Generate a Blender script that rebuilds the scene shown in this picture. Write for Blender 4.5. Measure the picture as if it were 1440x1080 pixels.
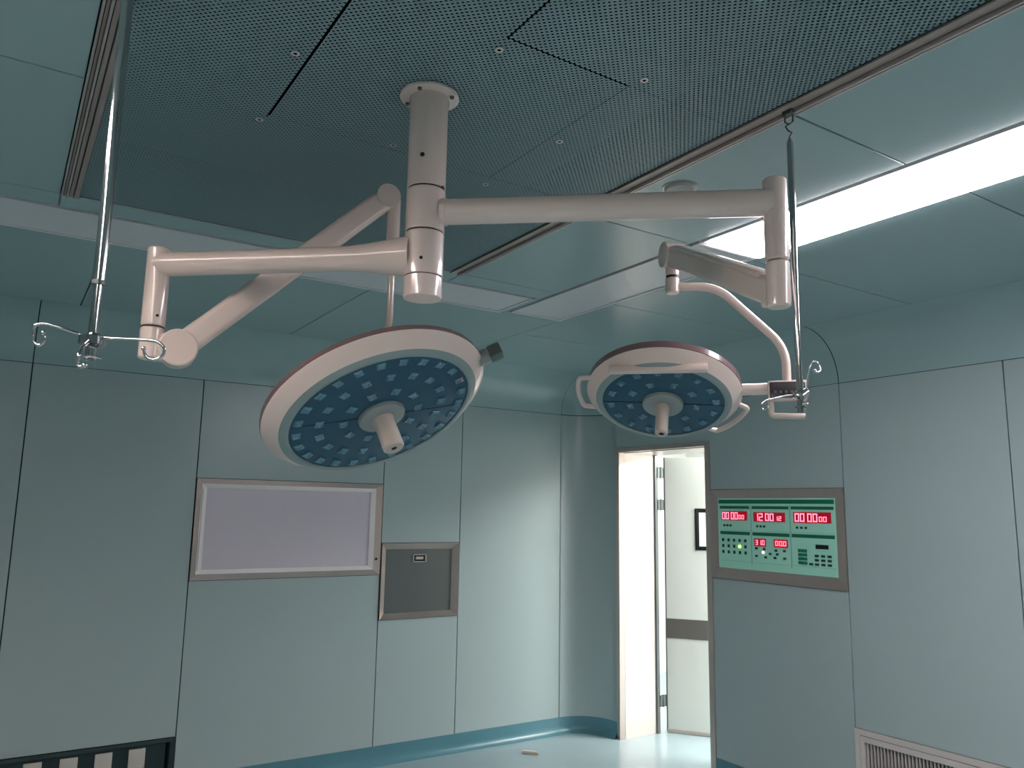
import bpy, bmesh, math
from mathutils import Vector, Matrix

for o in list(bpy.data.objects):
    bpy.data.objects.remove(o, do_unlink=True)
S = bpy.context.scene
COL = S.collection
V = Vector

# ------------------------------------------------------------------ camera, world, exposure
FPX = 1105.58
YAW, PITCH, ROLL = map(math.radians, (32.894, 9.083, 0.998))
EYE = V((0, 0, 1.7))
fw = V((math.sin(YAW) * math.cos(PITCH), math.cos(YAW) * math.cos(PITCH), math.sin(PITCH)))
r0 = V((math.cos(YAW), -math.sin(YAW), 0)); u0 = r0.cross(fw)
rt = r0 * math.cos(ROLL) + u0 * math.sin(ROLL)
up = -r0 * math.sin(ROLL) + u0 * math.cos(ROLL)
cam = bpy.data.cameras.new('camera')
cam.sensor_width = 36; cam.lens = FPX / 1440 * 36; cam.clip_start = 0.02
co = bpy.data.objects.new('camera', cam); COL.objects.link(co)
co.matrix_world = Matrix(((rt.x, up.x, -fw.x, EYE.x), (rt.y, up.y, -fw.y, EYE.y), (rt.z, up.z, -fw.z, EYE.z), (0, 0, 0, 1)))
S.camera = co

w = bpy.data.worlds.new('world'); S.world = w; w.use_nodes = True
w.node_tree.nodes['Background'].inputs[0].default_value = (0.55, 0.65, 0.75, 1)
w.node_tree.nodes['Background'].inputs[1].default_value = 0.3
S.view_settings.view_transform = 'Standard'; S.view_settings.look = 'None'
S.view_settings.gamma = 1; S.view_settings.use_curve_mapping = False
S.view_settings.exposure = 0.9
STRIP_POWER = 11.0        # lit ceiling strip on the right
WARM_POWER = 19.0        # warmer lit strip left of the diffuser, out of view
CORRIDOR_POWER = 23.0    # corridor lamp

def px(u, v, depth):                     # a pixel and a depth along the view axis -> world point
    return EYE + depth * (fw + rt * ((u - 720) / FPX) - up * ((v - 540) / FPX))

# ------------------------------------------------------------------ materials
MATS = {}
def mat(name, col, rough=0.5, metal=0.0, spec=0.5, coat=0.0, emit=None, power=0, noise=None, bump=0.0, nscale=40, trans=0.0, ior=1.45, coat_rough=0.1):
    m = bpy.data.materials.new(name); m.use_nodes = True
    nt = m.node_tree; b = nt.nodes['Principled BSDF']
    b.inputs['Base Color'].default_value = (*col, 1)
    b.inputs['Roughness'].default_value = rough
    b.inputs['Metallic'].default_value = metal
    b.inputs['Specular IOR Level'].default_value = spec
    b.inputs['Coat Weight'].default_value = coat
    b.inputs['Coat Roughness'].default_value = coat_rough
    b.inputs['Transmission Weight'].default_value = trans
    b.inputs['IOR'].default_value = ior
    if emit:
        b.inputs['Emission Color'].default_value = (*emit, 1); b.inputs['Emission Strength'].default_value = power
    if noise is not None or bump:
        tc = nt.nodes.new('ShaderNodeTexCoord'); n = nt.nodes.new('ShaderNodeTexNoise')
        n.inputs['Scale'].default_value = nscale; n.inputs['Detail'].default_value = 4
        nt.links.new(tc.outputs['Object'], n.inputs['Vector'])
        if noise is not None:
            mx = nt.nodes.new('ShaderNodeMix'); mx.data_type = 'RGBA'
            mx.inputs[6].default_value = (*col, 1); mx.inputs[7].default_value = (*noise, 1)
            nt.links.new(n.outputs['Fac'], mx.inputs[0]); nt.links.new(mx.outputs[2], b.inputs['Base Color'])
        if bump:
            bp = nt.nodes.new('ShaderNodeBump'); bp.inputs['Strength'].default_value = bump; bp.inputs['Distance'].default_value = 0.01
            nt.links.new(n.outputs['Fac'], bp.inputs['Height']); nt.links.new(bp.outputs['Normal'], b.inputs['Normal'])
    MATS[name] = m
    return m

mat('wall_paint', (0.385, 0.475, 0.475), 0.27, noise=(0.40, 0.49, 0.49), nscale=1.2)
mat('ceiling_paint', (0.335, 0.475, 0.48), 0.27, noise=(0.35, 0.49, 0.495), nscale=1.2)
mat('cove_paint', (0.335, 0.475, 0.48), 0.27, noise=(0.35, 0.49, 0.495), nscale=1.2)
mat('joint_dark', (0.012, 0.03, 0.034), 0.8)
mat('floor_vinyl', (0.30, 0.395, 0.42), 0.25, noise=(0.33, 0.425, 0.45), nscale=3)
mat('skirting_vinyl', (0.085, 0.225, 0.275), 0.3, noise=(0.095, 0.245, 0.295), nscale=5)
mat('white_enamel', (0.78, 0.64, 0.575), 0.34, coat=0.8, coat_rough=0.05, noise=(0.75, 0.615, 0.555), nscale=2)
mat('ivory_plastic', (0.62, 0.54, 0.47), 0.35)
mat('shell_shade', (0.19, 0.12, 0.125), 0.25, coat=0.6)  # shade and reflections on the white rim, put into the colour
mat('lens_blue', (0.010, 0.085, 0.14), 0.28, coat=0.15)
mat('lens_line', (0.003, 0.018, 0.03), 0.4)
mat('led_lens', (0.12, 0.27, 0.35), 0.16, coat=0.6)
mat('collar_grey', (0.33, 0.36, 0.35), 0.35)
mat('ring_shade', (0.27, 0.34, 0.33), 0.3, coat=0.3)  # shade on the bezel's inner slope, painted as grey-green
mat('control_dark', (0.025, 0.018, 0.03), 0.2, coat=0.5)
mat('grey_plastic', (0.12, 0.16, 0.15), 0.5)
mat('black', (0.008, 0.008, 0.01), 0.5)
mat('chrome', (0.62, 0.6, 0.6), 0.1, metal=1.0)
mat('steel', (0.58, 0.49, 0.45), 0.32, metal=0.75, noise=(0.50, 0.425, 0.39), nscale=12)
mat('steel_dark', (0.15, 0.17, 0.165), 0.42, metal=0.6)
mat('rail_bronze', (0.42, 0.35, 0.32), 0.4, metal=0.35)
mat('rail_light', (0.62, 0.56, 0.53), 0.35, metal=0.6)
mat('rail_slot', (0.05, 0.043, 0.04), 0.7)
mat('viewer_white', (0.86, 0.80, 0.80), 0.3)
mat('viewer_screen', (0.66, 0.60, 0.67), 0.3, spec=0.4)
mat('fascia_green', (0.42, 0.84, 0.66), 0.35)
mat('fascia_strip', (0.008, 0.17, 0.095), 0.4)
mat('fascia_line', (0.30, 0.58, 0.47), 0.4)
mat('display_red', (0.10, 0.002, 0.008), 0.3, emit=(1.0, 0.01, 0.05), power=0.13)
mat('digit_red', (0.9, 0.1, 0.15), 0.4, emit=(1.0, 0.16, 0.24), power=1.7)
mat('button_dark', (0.012, 0.045, 0.04), 0.5)
mat('button_green', (0.01, 0.22, 0.12), 0.45)
mat('led_yellow', (0.8, 0.9, 0.2), 0.4, emit=(0.75, 1.0, 0.15), power=1.6)
mat('led_pink', (1, 0.5, 0.5), 0.4, emit=(1.0, 0.45, 0.5), power=1.6)
mat('strip_unlit', (0.72, 0.74, 0.75), 0.3)
mat('strip_lit', (0.9, 0.9, 0.9), 0.4, emit=(1.0, 0.92, 0.96), power=STRIP_POWER)
mat('strip_warm', (0.9, 0.9, 0.9), 0.4, emit=(1.0, 0.84, 0.78), power=WARM_POWER)
mat('corridor_lit', (0.9, 0.9, 0.9), 0.4, emit=(1.0, 0.98, 0.95), power=CORRIDOR_POWER)
mat('corridor_paint', (0.80, 0.80, 0.77), 0.45)
mat('jamb_white', (0.74, 0.66, 0.62), 0.25, metal=0.35, noise=(0.70, 0.63, 0.59), nscale=3)
mat('leaf_paint', (0.60, 0.63, 0.60), 0.35)
mat('leaf_band', (0.16, 0.15, 0.14), 0.4, metal=0.5)
mat('glass', (0.95, 0.97, 0.97), 0.02, trans=1.0, ior=1.1)
mat('vent_enamel', (0.60, 0.56, 0.53), 0.4)
mat('vent_inside', (0.03, 0.026, 0.028), 0.8)
mat('socket_box', (0.018, 0.04, 0.042), 0.35)
mat('socket_plate', (0.58, 0.55, 0.49), 0.4)
mat('paper_scrap', (0.72, 0.63, 0.50), 0.8, noise=(0.6, 0.5, 0.4), nscale=60)
mat('plenum', (0.012, 0.02, 0.024), 0.9)
mat('rear_wall', (0.36, 0.47, 0.475), 0.4)

# perforated sheet: round see-through holes on a grid turned by 45 degrees
def perforated():
    m = bpy.data.materials.new('perforated_sheet'); m.use_nodes = True
    nt = m.node_tree; N = nt.nodes; L = nt.links
    b = N['Principled BSDF']; out = N['Material Output']
    b.inputs['Base Color'].default_value = (0.225, 0.34, 0.36, 1); b.inputs['Roughness'].default_value = 0.4
    tc = N.new('ShaderNodeTexCoord'); sep = N.new('ShaderNodeSeparateXYZ'); L.new(tc.outputs['Object'], sep.inputs[0])
    P = 0.0115
    def op(o, a, bb):
        n = N.new('ShaderNodeMath'); n.operation = o
        for i, q in enumerate((a, bb)):
            if q is None: continue
            if isinstance(q, (int, float)): n.inputs[i].default_value = q
            else: L.new(q, n.inputs[i])
        return n.outputs[0]
    k = 1 / (math.sqrt(2) * P)
    parts = []
    for o in ('ADD', 'SUBTRACT'):
        q = op('MULTIPLY', op(o, sep.outputs[0], sep.outputs[1]), k)
        q = op('SUBTRACT', op('FRACT', q, None), 0.5)
        parts.append(op('MULTIPLY', q, q))
    d = op('SQRT', op('ADD', parts[0], parts[1]), None)
    hole = op('LESS_THAN', d, 0.32)
    tr = N.new('ShaderNodeBsdfTransparent'); mx = N.new('ShaderNodeMixShader')
    L.new(hole, mx.inputs[0]); L.new(b.outputs[0], mx.inputs[1]); L.new(tr.outputs[0], mx.inputs[2]); L.new(mx.outputs[0], out.inputs[0])
    MATS['perforated'] = m
perforated()

# ------------------------------------------------------------------ mesh helpers (world coordinates)
class MB:
    def __init__(s): s.bm = bmesh.new()
    def box(s, a, b, bevel=0.0, seg=2):
        a, b = V(a), V(b); c = (a + b) / 2; d = b - a
        r = bmesh.ops.create_cube(s.bm, size=1, matrix=Matrix.Translation(c) @ Matrix.Diagonal((abs(d.x), abs(d.y), abs(d.z), 1)))
        if bevel:
            es = list({e for v in r['verts'] for e in v.link_edges})
            bmesh.ops.bevel(s.bm, geom=es, offset=bevel, segments=seg, affect='EDGES', profile=0.5)
        return s
    def obox(s, c, ax, ay, az, dims, bevel=0.0, seg=2):     # oriented box
        M = Matrix((( ax.x, ay.x, az.x, c.x), (ax.y, ay.y, az.y, c.y), (ax.z, ay.z, az.z, c.z), (0, 0, 0, 1)))
        r = bmesh.ops.create_cube(s.bm, size=1, matrix=M @ Matrix.Diagonal((*dims, 1)))
        if bevel:
            es = list({e for v in r['verts'] for e in v.link_edges})
            bmesh.ops.bevel(s.bm, geom=es, offset=bevel, segments=seg, affect='EDGES', profile=0.5)
        return s
    def tube(s, pts, rad, n=16, cap=True):
        pts = [V(p) for p in pts]; k = len(pts)
        rads = rad if isinstance(rad, (list, tuple)) else [rad] * k
        tg = []
        for i in range(k):
            t = (pts[min(i + 1, k - 1)] - pts[max(i - 1, 0)]); tg.append(t.normalized())
        ref = V((0, 0, 1)) if abs(tg[0].z) < 0.9 else V((1, 0, 0))
        e1 = tg[0].cross(ref).normalized(); rings = []
        for i in range(k):
            e1 = (e1 - tg[i] * e1.dot(tg[i])).normalized(); e2 = tg[i].cross(e1)
            rings.append([s.bm.verts.new(pts[i] + rads[i] * (math.cos(2 * math.pi * j / n) * e1 + math.sin(2 * math.pi * j / n) * e2)) for j in range(n)])
        for i in range(k - 1):
            for j in range(n):
                s.bm.faces.new((rings[i][j], rings[i][(j + 1) % n], rings[i + 1][(j + 1) % n], rings[i + 1][j]))
        if cap:
            s.bm.faces.new(list(reversed(rings[0]))); s.bm.faces.new(rings[-1])
        return s
    def lathe(s, prof, n=48, M=Matrix()):            # prof: (r, z) list around local z
        rings = []
        for r, z in prof:
            if r < 1e-6: rings.append([s.bm.verts.new(M @ V((0, 0, z)))])
            else: rings.append([s.bm.verts.new(M @ V((r * math.cos(2 * math.pi * j / n), r * math.sin(2 * math.pi * j / n), z))) for j in range(n)])
        for A, B in zip(rings, rings[1:]):
            for j in range(n):
                if len(A) == 1 and len(B) == 1: continue
                if len(A) == 1: s.bm.faces.new((A[0], B[(j + 1) % n], B[j]))
                elif len(B) == 1: s.bm.faces.new((A[j], A[(j + 1) % n], B[0]))
                else: s.bm.faces.new((A[j], A[(j + 1) % n], B[(j + 1) % n], B[j]))
        return s
    def grid(s, rows):                               # rows of points -> surface
        vs = [[s.bm.verts.new(V(p)) for p in r] for r in rows]
        for A, B in zip(vs, vs[1:]):
            for j in range(len(A) - 1): s.bm.faces.new((A[j], A[j + 1], B[j + 1], B[j]))
        return s
    def prism(s, poly, d):                           # planar polygon pushed by vector d
        a = [s.bm.verts.new(V(p)) for p in poly]; b = [s.bm.verts.new(V(p) + V(d)) for p in poly]; n = len(a)
        s.bm.faces.new(a); s.bm.faces.new(list(reversed(b)))
        for i in range(n): s.bm.faces.new((a[(i + 1) % n], a[i], b[i], b[(i + 1) % n]))
        return s
    def mesh(s, name, smooth=True):
        bmesh.ops.remove_doubles(s.bm, verts=s.bm.verts, dist=1e-6)
        bmesh.ops.recalc_face_normals(s.bm, faces=s.bm.faces)
        me = bpy.data.meshes.new(name); s.bm.to_mesh(me); s.bm.free()
        if smooth:
            for p in me.polygons: p.use_smooth = True
            me.set_sharp_from_angle(angle=math.radians(38))
        return me
    def out(s, name, m, parent=None, label=None, smooth=True):
        me = s.mesh(name, smooth); me.materials.append(MATS[m])
        return link(bpy.data.objects.new(name, me), parent, label)

def link(o, parent=None, label=None):
    COL.objects.link(o)
    if parent is not None:
        o.parent = parent; o.matrix_parent_inverse = WORLD[parent.name].inverted()
    WORLD[o.name] = o.matrix_basis.copy()
    if label: o['label'] = label
    return o
WORLD = {}
def thing(name, loc, label, cat, group=None, kind=None):
    o = bpy.data.objects.new(name, None); o.empty_display_size = 0.05; COL.objects.link(o); o.location = V(loc)
    WORLD[o.name] = Matrix.Translation(V(loc))
    return tag(o, label, cat, group, kind)
def tag(o, label=None, cat=None, group=None, kind=None):
    if label: o['label'] = label
    if cat: o['category'] = cat
    if group: o['group'] = group
    if kind: o['kind'] = kind
    return o
def fillet(pts, r, n=8):
    pts = [V(p) for p in pts]; out = [pts[0]]
    for a, b, c in zip(pts, pts[1:], pts[2:]):
        d1, d2 = (a - b), (c - b); k = min(r, d1.length * 0.49, d2.length * 0.49)
        p, q = b + d1.normalized() * k, b + d2.normalized() * k
        for i in range(n + 1):
            t = i / n; out.append((1 - t) ** 2 * p + 2 * t * (1 - t) * b + t * t * q)
    out.append(pts[-1]); return out

# ------------------------------------------------------------------ the room
YB, XR = 5.1724, 4.1363            # back wall and right wall planes
XL, YF = -3.30, -3.40              # walls behind the camera
ZS, R, ZC = 2.478, 0.30, 2.78      # horizontal joint, cove radius, ceiling
ZC = ZS + R
G = 0.0028                         # half a panel joint
TH = 0.012
X1, X2, X3, X4, X5 = 0.1022, 1.0317, 2.2831, 2.9088, XR - R
Y0, Y1, Y2 = YB - R, 2.819, 1.9017
DL, DR, DT = 4.833, 3.845, 2.199   # door frame outer edges
SK = 0.118

# floor (with the corridor beyond the door)
fl = MB(); fl.box((XL - .1, YF - .1, -0.06), (XR + .45, YB + .2, 0)); fl.box((XR + .45, 1.2, -0.06), (6.9, 6.6, 0))
tag(fl.out('floor', 'floor_vinyl'), 'pale blue-green vinyl floor of the operating theatre', 'floor', kind='structure')

# back wall: dark carcass with a panel for every field between joints
wb = MB(); wb.box((XL - .1, YB + .05, 0), (XR + .3, YB + .15, ZC + .2))
wb = tag(wb.out('wall_back', 'joint_dark'), 'pale teal panelled wall with film viewer and steel cabinet', 'wall', kind='structure')
def bpanel(x0, x1, z0, z1):
    MB().box((x0 + G, YB, z0 + (G if z0 > .2 else 0)), (x1 - G, YB + TH, z1 - G), 0.0012, 1).out('wall_panel', 'wall_paint', wb)
for a, b in ((XL, -1.75), (-1.75, -.825), (-.825, X1)): bpanel(a, b, SK - .03, ZS)
bpanel(X1, X2, 0.345, ZS)
bpanel(X2, X3, SK - .03, 1.2398); bpanel(X2, X3, 1.8601, ZS)
bpanel(X3, X4, SK - .03, 0.9359); bpanel(X3, X4, 1.4534, ZS)
bpanel(X4, X5 - .003, SK - .03, ZS)

# right wall: thick carcass around the doorway
JO = XR + 0.385                    # corridor side of the doorway
wr = MB()
wr.box((XR + .05, YF, 0), (JO, DR + .03, ZC + .2)); wr.box((XR + .05, DL - .03, 0), (JO, YB + .05, ZC + .2)); wr.box((XR + .05, DR + .03, DT - .035), (JO, DL - .03, ZC + .2))
wr = tag(wr.out('wall_right', 'joint_dark'), 'pale teal panelled wall with doorway and control panel', 'wall', kind='structure')
def rpanel(y0, y1, z0, z1, g0=G, g1=G, h0=G):
    MB().box((XR, y0 + g0, z0 + h0), (XR + TH, y1 - g1, z1 - G), 0.0012, 1).out('wall_panel', 'wall_paint', wr)
m = MB(); m.box((XR, Y1 + G, 1.8584 + G), (XR + TH, DR, ZS - G)); m.box((XR, DR, DT), (XR + TH, DL + .004, ZS - G))
m.out('wall_panel', 'wall_paint', wr, smooth=False)
rpanel(Y1, DR, SK - .03, 1.2726, g1=0)
rpanel(DL + .004, Y0 - .001, SK - .03, ZS)
rpanel(Y2, Y1, 0.5367, ZS)
yy = Y2
while yy > YF + .1:
    y2 = max(yy - .917, YF); rpanel(y2, yy, SK - .03, ZS); yy = y2

# rounded corner between the two walls
cx, cy = XR - R, YB - R
def arc(z, r=R, n=14): return [(cx + r * math.sin(t), cy + r * math.cos(t), z) for t in [math.pi / 2 * i / n for i in range(n + 1)]]
wc = MB(); wc.grid([arc(SK - .03), arc(ZS - G)]); wc.grid([arc(SK - .03, R + TH), arc(ZS - G, R + TH)])
wc = tag(wc.out('wall_corner', 'wall_paint'), 'rounded teal corner panel beside the doorway', 'wall', kind='structure')
m = MB(); m.grid([arc(0, R + .03), arc(ZC + .1, R + .03)]); m.out('carcass', 'joint_dark', wc)

# coves between walls and ceiling
NA = 14
def covepts(fixed, axis):
    out = []
    for i in range(NA + 1):
        t = math.pi / 2 * i / NA; d, z = R * (1 - math.cos(t)), ZS + R * math.sin(t)
        out.append((fixed, YB - d, z) if axis == 'x' else (XR - d, fixed, z))
    return out
cv = MB(); cv.box((XL, YB + .012, ZS), (X5, YB + .05, ZC + .05))
cv = tag(cv.out('trim_1', 'joint_dark'), 'curved teal cove above the back wall', 'cove', kind='structure')
for a, b in ((XL, -1.1), (-1.1, X1), (X1, X5)):
    MB().grid([covepts(a + G, 'x'), covepts(b - G, 'x')]).out('cove_panel', 'cove_paint', cv)
cv = MB(); cv.box((XR + .012, YF, ZS), (XR + .05, Y0, ZC + .05))
cv = tag(cv.out('trim_2', 'joint_dark'), 'curved teal cove above the right wall', 'cove', kind='structure')
for a, b in ((YF, Y1), (Y1, Y0)):
    MB().grid([covepts(a + G, 'y'), covepts(b - G, 'y')]).out('cove_panel', 'cove_paint', cv)
m = MB(); rows = []
for i in range(NA + 1):
    t = math.pi / 2 * i / NA
    rows.append(arc(ZS + G + (R - G) * math.sin(t), max(R * math.cos(t), 1e-4)))
m.grid(rows); m = m.out('trim_3', 'ceiling_paint'); tag(m, 'domed teal corner piece where both coves meet', 'cove', kind='structure')

# ceiling: dark carcass with an opening for the diffuser, then panels
BX0, BX1, BY0, BY1 = 0.087, 1.717, 0.55, 3.098      # diffuser opening
c = MB(); zt = ZC + .10
c.box((XL, YF, zt), (BX0, YB, zt + .06)); c.box((BX1, YF, zt), (XR, YB, zt + .06)); c.box((BX0, BY1, zt), (BX1, YB, zt + .06)); c.box((BX0, YF, zt), (BX1, BY0, zt + .06))
ce = tag(c.out('ceiling', 'joint_dark', smooth=False), 'pale teal panelled ceiling', 'ceiling', kind='structure')
def cpanel(x0, x1, y0, y1):
    MB().box((x0 + G, y0 + G, ZC), (x1 - G, y1 - G, ZC + .012), 0.0012, 1).out('ceiling_panel', 'ceiling_paint', ce)
SX0, SX1 = 2.265, 2.625             # strip along the right wall
LX0, LX1 = -1.02, -.66              # strip along the left side
SY0, SY1 = 3.24, 3.60               # strip along the back wall
ys = [YF, -.55, .36, 1.272, 2.183, BY1]
for a, b in zip(ys, ys[1:]):
    cpanel(BX1, SX0, a, b); cpanel(SX1, X5 + G, a, b); cpanel(LX1, BX0, a, b); cpanel(XL, LX0, a, b)
for a, b in ((XL, -1.1), (-1.1, BX0), (BX0, BX1), (BX1, SX0)): cpanel(a, b, BY1, SY0)
cpanel(BX0, BX1, YF, BY0)
cpanel(LX0, LX1, YF, -1.2); cpanel(LX0, LX1, 2.0, BY1); cpanel(SX0, SX1, YF, -1.2)
cpanel(SX1, X5 + G, BY1, 3.98); cpanel(SX1, X5 + G, 3.98, Y0 + G)
for a, b in ((XL, -.89), (-.89, .29), (.29, 1.47), (1.47, SX1)): cpanel(a, b, SY1, Y0 + G)
m = MB(); m.box((SX0 - .03, SY0 + G, ZC), (SX0 - G, SY1 - G, ZC + .012)); m.box((SX0 - G, 3.56, ZC), (SX1 - G, SY1 - G, ZC + .012)); m.out('ceiling_panel', 'ceiling_paint', ce, smooth=False)

# walls behind the camera
fr = MB(); fr.box((XL - .1, YF - .1, 0), (XR + .3, YF, ZC + .2))
tag(fr.out('wall_front', 'rear_wall', smooth=False), 'plain teal wall facing the film viewer', 'wall', kind='structure')
lw = MB(); lw.box((XL - .1, YF - .1, 0), (XL, YB + .15, ZC + .2))
tag(lw.out('wall_left', 'rear_wall', smooth=False), 'plain teal wall facing the doorway', 'wall', kind='structure')

# skirting: vinyl turned up the wall with a hollow at the foot
def skirt(path):
    prof = [(0.0, SK), (0.006, SK), (0.007, .06), (0.012, .035), (0.024, .015), (0.045, .002), (0.045, 0)]
    return [[(p[0] + n[0] * d, p[1] + n[1] * d, z) for d, z in prof] for p, n in path]
bb = MB(); bb.grid(skirt([((XL, YB), (0, -1)), ((X5, YB), (0, -1))]))
tag(bb.out('baseboard_back', 'skirting_vinyl'), 'blue vinyl skirting along the back wall', 'skirting', kind='structure')
n = 12; pth = [((cx + R * math.sin(t), cy + R * math.cos(t)), (-math.sin(t), -math.cos(t))) for t in [math.pi / 2 * i / n for i in range(n + 1)]]
bb = MB(); bb.grid(skirt(pth + [((XR, DL), (-1, 0))]))
tag(bb.out('baseboard_corner', 'skirting_vinyl'), 'blue vinyl skirting in the rounded corner', 'skirting', kind='structure')
bb = MB(); bb.grid(skirt([((XR, DR), (-1, 0)), ((XR, Y1), (-1, 0))]))
tag(bb.out('baseboard_right', 'skirting_vinyl'), 'blue vinyl skirting right of the doorway', 'skirting', kind='structure')

# ------------------------------------------------------------------ doorway, leaf and corridor
dr = thing('door_1', (XR, (DL + DR) / 2, 0), 'steel-framed doorway with a pale leaf swung outwards', 'door', kind='structure')
FWD = 0.034
m = MB()
m.box((XR - .008, DL - FWD, 0), (XR + .05, DL, DT), .002, 1); m.box((XR - .008, DR, 0), (XR + .05, DR + .046, DT), .002, 1)
m.box((XR - .008, DR + .046, DT - FWD), (XR + .05, DL - FWD, DT), .002, 1); m.out('door_frame', 'steel', dr, 'brushed steel door frame')
m = MB(); m.box((XR + .05, DL - .034, 0), (JO, DL - .03, DT - .035)); m.out('jamb_lining', 'jamb_white', dr, smooth=False)
m = MB(); m.box((XR + .05, DR + .03, 0), (JO, DR + .034, DT - .035)); m.out('jamb_lining', 'jamb_white', dr, smooth=False)
m = MB(); m.box((XR + .05, DR + .034, DT - .039), (JO, DL - .034, DT - .035)); m.out('head_lining', 'jamb_white', dr, smooth=False)
m = MB(); m.box((JO - .02, DL - .05, 0), (JO + .008, DL - .034, DT - .039)); m.out('door_stop', 'steel_dark', dr, smooth=False)
hg = V((4.592, 4.772, 0)); la = V((math.sin(math.radians(37)), -math.cos(math.radians(37)), 0)); ln = V((la.y, -la.x, 0)); uz = V((0, 0, 1))
if ln.x > 0: ln = -ln                                     # leaf normal, towards the theatre
def lp(s, d, z): return hg + la * s + ln * d + uz * z
LWD, LT, LZ0, LZ1 = 0.88, 0.04, 0.012, 2.145
wa, wbb, wz0, wz1 = 0.262, 0.60, 1.425, 1.715             # window opening in the leaf
def lbox(m, s0, s1, d0, d1, z0, z1, bev=0):
    return m.obox(lp((s0 + s1) / 2, (d0 + d1) / 2, (z0 + z1) / 2), la, ln, uz, (abs(s1 - s0), abs(d1 - d0), abs(z1 - z0)), bev)
m = MB()
lbox(m, 0, wa, -LT, 0, LZ0, LZ1); lbox(m, wbb, LWD, -LT, 0, LZ0, LZ1); lbox(m, wa, wbb, -LT, 0, LZ0, wz0); lbox(m, wa, wbb, -LT, 0, wz1, LZ1)
leaf = m.out('door_leaf', 'leaf_paint', dr, 'pale door leaf standing ajar', smooth=False)
m = MB(); lbox(m, wa - .02, wa + .012, -.002, .008, wz0 - .02, wz1 + .02, .003); lbox(m, wbb - .012, wbb + .02, -.002, .008, wz0 - .02, wz1 + .02, .003)
lbox(m, wa, wbb, -.002, .008, wz0 - .02, wz0 + .012, .003); lbox(m, wa, wbb, -.002, .008, wz1 - .012, wz1 + .02, .003)
m.out('window_frame', 'black', leaf, 'dark frame round the small door window')
m = MB(); lbox(m, wa, wbb, -.025, -.019, wz0, wz1); m.out('window_pane', 'glass', leaf, smooth=False)
m = MB(); lbox(m, 0, LWD, 0, .004, .715, .865); m.out('kick_band', 'leaf_band', leaf, 'dark steel band across the leaf', smooth=False)
m = MB(); lbox(m, -.004, .006, -.045, .005, LZ0, LZ1); m.out('edge_strip', 'steel_dark', leaf, smooth=False)
m = MB(); lbox(m, 0, LWD, -.045, .006, .006, .03); m.out('bottom_strip', 'steel', leaf, smooth=False)
for z in (2.02, 1.76, .24):
    m = MB(); c0 = V((4.557, 4.778, z)); m.tube([c0 - uz * .045, c0 + uz * .045], .011); m.obox(c0 + V((0, 0, 0)), V((1, 0, 0)), V((0, 1, 0)), uz, (.066, .006, .085)); m.out('hinge', 'steel_dark', leaf)

cw = MB()
cw.box((6.6, 1.2, 0), (6.7, 6.6, 2.5)); cw.box((JO, 6.5, 0), (6.6, 6.6, 2.5)); cw.box((JO, 1.2, 0), (6.6, 1.3, 2.5))
cw.box((JO, 1.3, 2.5), (6.6, 6.5, 2.56)); cw.box((JO, 1.3, 0), (JO + .01, DR + .02, 2.5)); cw.box((JO, DL - .02, 0), (JO + .01, 6.5, 2.5)); cw.box((JO, DR + .02, DT), (JO + .01, DL - .02, 2.5))
tag(cw.out('wall_corridor', 'corridor_paint', smooth=False), 'bright white corridor beyond the doorway', 'corridor', kind='structure')
cl = thing('corridor_lamp', (5.4, 3.2, 2.5), 'bright ceiling lamp in the corridor beyond the doorway', 'lamp')
MB().box((5.0, 2.3, 2.47), (5.9, 4.3, 2.485)).out('diffuser', 'corridor_lit', cl, smooth=False)
m = MB(); m.box((4.97, 2.27, 2.465), (5.0, 4.33, 2.5)); m.box((5.9, 2.27, 2.465), (5.93, 4.33, 2.5)); m.box((5.0, 2.27, 2.465), (5.9, 2.3, 2.5)); m.box((5.0, 4.3, 2.465), (5.9, 4.33, 2.5)); m.out('frame', 'steel', cl, smooth=False)

# ------------------------------------------------------------------ strip lights in the ceiling
def strip(name, x0, x1, y0, y1, near, lit, label):
    t = thing(name, ((x0 + x1) / 2, (y0 + y1) / 2, ZC), label, 'ceiling light', 'strip lights round the diffuser')
    s = .018                                               # shadow gap along the edge nearest the diffuser
    a, b = (x0 + (s if near == 'x' else G), y0 + (s if near == 'y' else G)), (x1 - G, y1 - G)
    f = .012
    m = MB(); z0, z1 = ZC - .002, ZC + .10
    m.box((a[0], a[1], z0), (a[0] + f, b[1], z1)); m.box((b[0] - f, a[1], z0), (b[0], b[1], z1)); m.box((a[0] + f, a[1], z0), (b[0] - f, a[1] + f, z1)); m.box((a[0] + f, b[1] - f, z0), (b[0] - f, b[1], z1))
    m.out('frame', 'strip_unlit', t, smooth=False)
    if lit == 'strip_warm':                                # recessed cover; unseen louvre blades added to cut grazing light
        MB().box((a[0] + f, a[1] + f, ZC + .044), (b[0] - f, b[1] - f, ZC + .056)).out('diffuser', lit, t, smooth=False)
        bl = MB().box((a[0] + f, -.001, ZC + .004), (b[0] - f, .001, ZC + .042)).mesh('added_louvre', False); bl.materials.append(MATS['strip_unlit'])
        q = a[1] + f + .15
        while q < b[1] - f - .05:
            o = bpy.data.objects.new('added_louvre', bl); o.location = (0, q, 0); link(o, t); q += .15
    elif lit:                                              # shallow prismatic cover, a little proud of the ceiling
        m = MB(); m.box((a[0] + f, a[1] + f, ZC - .014), (b[0] - f, b[1] - f, ZC + .012), .012, 2); m.out('diffuser', lit, t)
    else:
        MB().box((a[0] + f, a[1] + f, ZC + .004), (b[0] - f, b[1] - f, ZC + .012)).out('diffuser', 'strip_unlit', t, smooth=False)
    return t
strip('strip_light', XL, SX0 - .03, SY0, SY1, 'y', False, 'unlit pale strip light in the ceiling running parallel to the back wall')
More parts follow.
